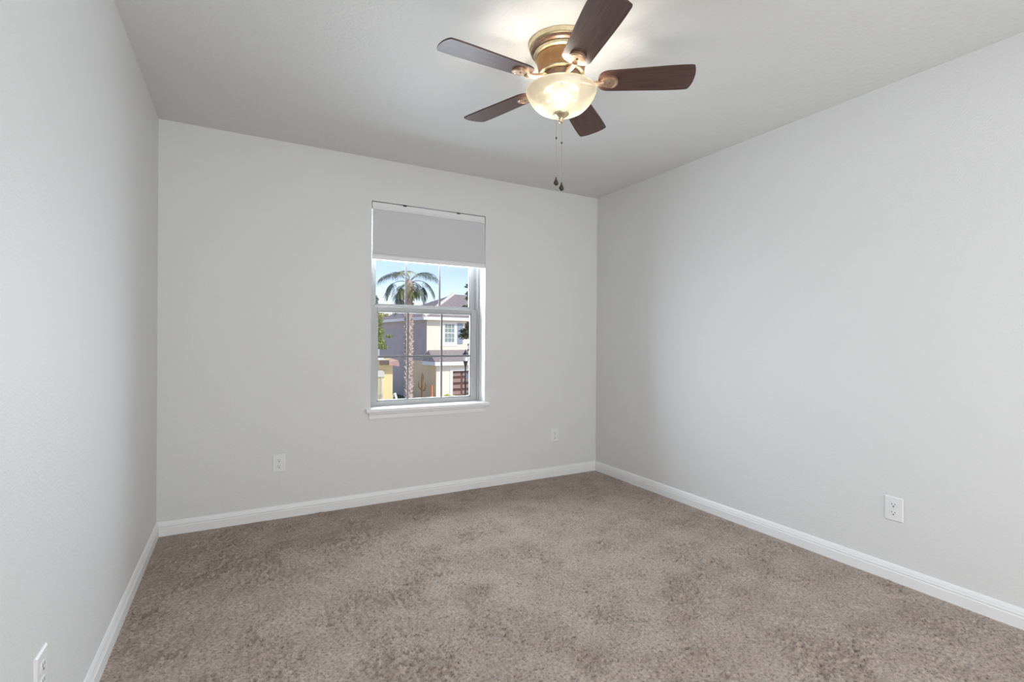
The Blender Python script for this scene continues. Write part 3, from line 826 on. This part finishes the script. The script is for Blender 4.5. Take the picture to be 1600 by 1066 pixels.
def frond(az, elev, length, fan_len, m, droop=1.0, seed=0):
    rng = random.Random(seed)
    bm = bmesh.new()
    base = Vector((0, 0, PH - 0.05)); dirh = Vector((math.cos(az), math.sin(az), 0))
    pts = []
    p = base.copy(); e = elev
    nseg = 10
    for i in range(nseg + 1):
        pts.append(p.copy())
        p = p + (dirh * math.cos(e) + Vector((0, 0, math.sin(e)))) * (length / nseg)
        e -= 0.155 * droop
    tube(bm, pts, [0.022 * (1 - .6 * i / nseg) for i in range(nseg + 1)], 5)
    side = Vector((-dirh.y, dirh.x, 0))
    # costapalmate blade: leaflets spring from the outer half of the stalk and hang at their tips
    k0 = 6.6
    nl = 22
    for s in (-1, 1):
        for j in range(nl):
            f = j / (nl - 1)
            i = k0 + f * (nseg - k0)
            i0 = min(int(i), nseg - 1); b = pts[i0].lerp(pts[i0 + 1], i - i0)
            t = (pts[i0 + 1] - pts[i0]).normalized()
            ang = math.radians(105 - 92 * f)
            d = (t * math.cos(ang) + side * s * math.sin(ang)).normalized()
            L = fan_len * (0.65 + 0.35 * math.sin(PI * (0.25 + 0.6 * f))) * (0.9 + 0.2 * rng.random())
            wv = d.cross(Vector((0, 0, 1))); wv = wv.normalized() if wv.length > 1e-4 else side
            q = []
            pos = b.copy(); dd = d.copy()
            for u in range(5):
                ww = 0.030 * (1 - u / 4.2)
                q.append((bm.verts.new(pos - wv * ww), bm.verts.new(pos + wv * ww)))
                pos = pos + dd * (L / 4); dd = (dd + Vector((0, 0, -0.40 * (u + 1) * .6))).normalized()
            for u in range(4):
                bm.faces.new((q[u][0], q[u][1], q[u + 1][1], q[u + 1][0]))
    return obj('frond', bm, m, palm)
specs = []
# az 0 = right, pi = left, -pi/2 = towards the viewer
for k, (az, el, L, fl, dr, mm) in enumerate((
        (PI, .50, 1.20, .62, 1.25, 0), (PI + .3, -.30, .95, .55, 1.0, 0), (PI - .15, -1.0, 1.30, .50, .1, 0), (PI - .5, .10, 1.05, .60, 1.2, 0), (PI + .1, 1.0, 1.3, .7, 1.1, 0),
        (0.0, .55, 1.20, .62, 1.2, 0), (.15, -.05, 1.05, .60, 1.1, 0), (-.35, .25, 1.0, .55, 1.2, 0), (-.1, 1.0, 1.3, .7, 1.1, 0),
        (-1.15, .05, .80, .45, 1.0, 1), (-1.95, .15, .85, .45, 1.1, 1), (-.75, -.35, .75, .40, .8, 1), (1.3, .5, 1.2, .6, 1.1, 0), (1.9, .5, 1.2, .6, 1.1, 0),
        (-1.5, 1.0, 1.2, .7, .9, 1), (.8, 1.1, 1.3, .7, .9, 0), (2.4, 1.1, 1.3, .7, .9, 0))):
    frond(az, el, L, fl, (M_frond, M_frond2)[mm], dr, 40 + k)

# --- street lamp at the right
M_post = mat('lamp_post_black', (0.05, 0.052, 0.06), 0.45, 0.3)
M_lens = mat('lamp_lens_clear', (0.80, 0.82, 0.82), 0.2)
lampo = tag(empty('street_lamp', st(-2.345, 25.0), SROT), 'black post lantern street lamp in front of the brown garage door', 'street lamp')
smooth_by_angle(obj('post', lathe(bmesh.new(), [(0, 0), (.16, 0), (.16, .1), (.12, .35), (.07, .5), (.055, .6), (.05, 1.4), (.075, 1.44), (.075, 1.52), (.05, 1.56), (.042, 2.3), (.07, 2.34), (.07, 2.46), (.042, 2.5), (.038, 3.2), (.06, 3.24), (.11, 3.42), (.12, 3.48), (0, 3.48)], 20), M_post, lampo), 40)
smooth_by_angle(obj('lens', lathe(bmesh.new(), [(0, 3.478), (.105, 3.478), (.14, 3.74), (0, 3.74)], 20), M_lens, lampo), 40)
smooth_by_angle(obj('hood', lathe(bmesh.new(), [(0, 3.735), (.20, 3.735), (.185, 3.79), (.10, 3.90), (.05, 3.95), (.04, 4.0), (.015, 4.06), (0, 4.09)], 20), M_post, lampo), 40)
obj('post_sign', boxes(((0.02, -.06, 2.62), (0.26, -.04, 2.86)), bevel=.004), mat('sign_blue_grey', (0.22, 0.25, 0.34), 0.5), lampo)

# --- small things by the beige house
M_cactus = noisy('cactus_brown', (0.20, 0.13, 0.075), (0.27, 0.18, 0.10), 8, 0.9)
cac = empty('cactus', st(-6.30, 34.8), SROT)
tag(cac, 'tall brown saguaro-shaped cactus standing against the tan wall', 'cactus')
bm = bmesh.new()
def ribbed(bm, pts, r):
    return tube(bm, pts, [r * .95] + [r] * (len(pts) - 3) + [r * .85, r * .3], 10)
ribbed(bm, [(0, 0, 0), (0, 0, .5), (0, 0, 1.2), (0, 0, 1.9), (.02, 0, 2.13), (.02, 0, 2.20)], .085)
obj('stem', bm, M_cactus, cac, True)
bm = bmesh.new(); ribbed(bm, [(0, 0, 1.02), (-.12, 0, 1.08), (-.22, 0, 1.20), (-.24, 0, 1.40), (-.24, 0, 1.58), (-.24, 0, 1.64)], .065); obj('arm', bm, M_cactus, cac, True)
bm = bmesh.new(); ribbed(bm, [(0, 0, .95), (.12, 0, 1.0), (.22, 0, 1.10), (.25, 0, 1.28), (.24, 0, 1.46), (.24, 0, 1.52)], .07); obj('arm', bm, M_cactus, cac, True)
mk = tag(empty('marker_post', st(-5.50, 34.0), SROT), 'slim orange marker post with white foot beside the garage corner', 'marker post')
smooth_by_angle(obj('post', lathe(bmesh.new(), [(0, .62), (.075, .62), (.06, .8), (.05, 1.3), (.03, 1.42), (0, 1.43)], 14), mat('marker_orange', (0.80, 0.22, 0.08), 0.6), mk), 40)
smooth_by_angle(obj('foot', lathe(bmesh.new(), [(0, 0), (.26, 0), (.24, .12), (.13, .45), (.075, .63), (0, .63)], 14), mat('marker_white', (0.85, 0.83, 0.80), 0.6), mk), 40)
b = tag(obj('shrub', leaves(bmesh.new(), [((0, 0, .45), (.45, .40, .45), 340), ((-.15, 0, .95), (.28, .25, .26), 150), ((.2, 0, .9), (.28, .25, .24), 150)], .085, M_lime and random.Random(3)), M_lime), 'round lime green shrub in front of the garage', 'shrub')
b.location = st(-3.80, 30.5); b.rotation_euler = (0, 0, SROT)
bm = leaves(bmesh.new(), [((0, 0, .4), (.35, .3, .4), 120), ((.15, 0, .85), (.28, .25, .4), 110), ((.3, 0, 1.2), (.12, .1, .3), 40)], .06, random.Random(6))
for k in range(7):
    tube(bm, [(0, 0, 0), (.08 * (k - 3), .02 * k, .7), (.12 * (k - 3), .03 * k, 1.2 + .06 * (k % 3))], [.015, .012, .006], 5)
b = tag(obj('shrub', bm, M_twig), 'sparse russet twiggy shrub beside the street lamp', 'shrub')
b.location = st(-3.10, 31.0); b.rotation_euler = (0, 0, SROT)
# white folding board standing on the grass by the yellow wall
bd = tag(empty('folding_board', st(-8.06, 34.0), SROT), 'small white A-shaped folding board on the grass beyond the yellow house', 'board')
for s in (-1, 1):
    bm = bmesh.new(); box(bm, (-.02, -.25, 0), (.02, .25, .82), .005)
    o = obj('leaf_board', bm, M_fascia, bd); o.rotation_euler = (0, s * -.27, 0); o.location = (s * .235, 0, 0.055)
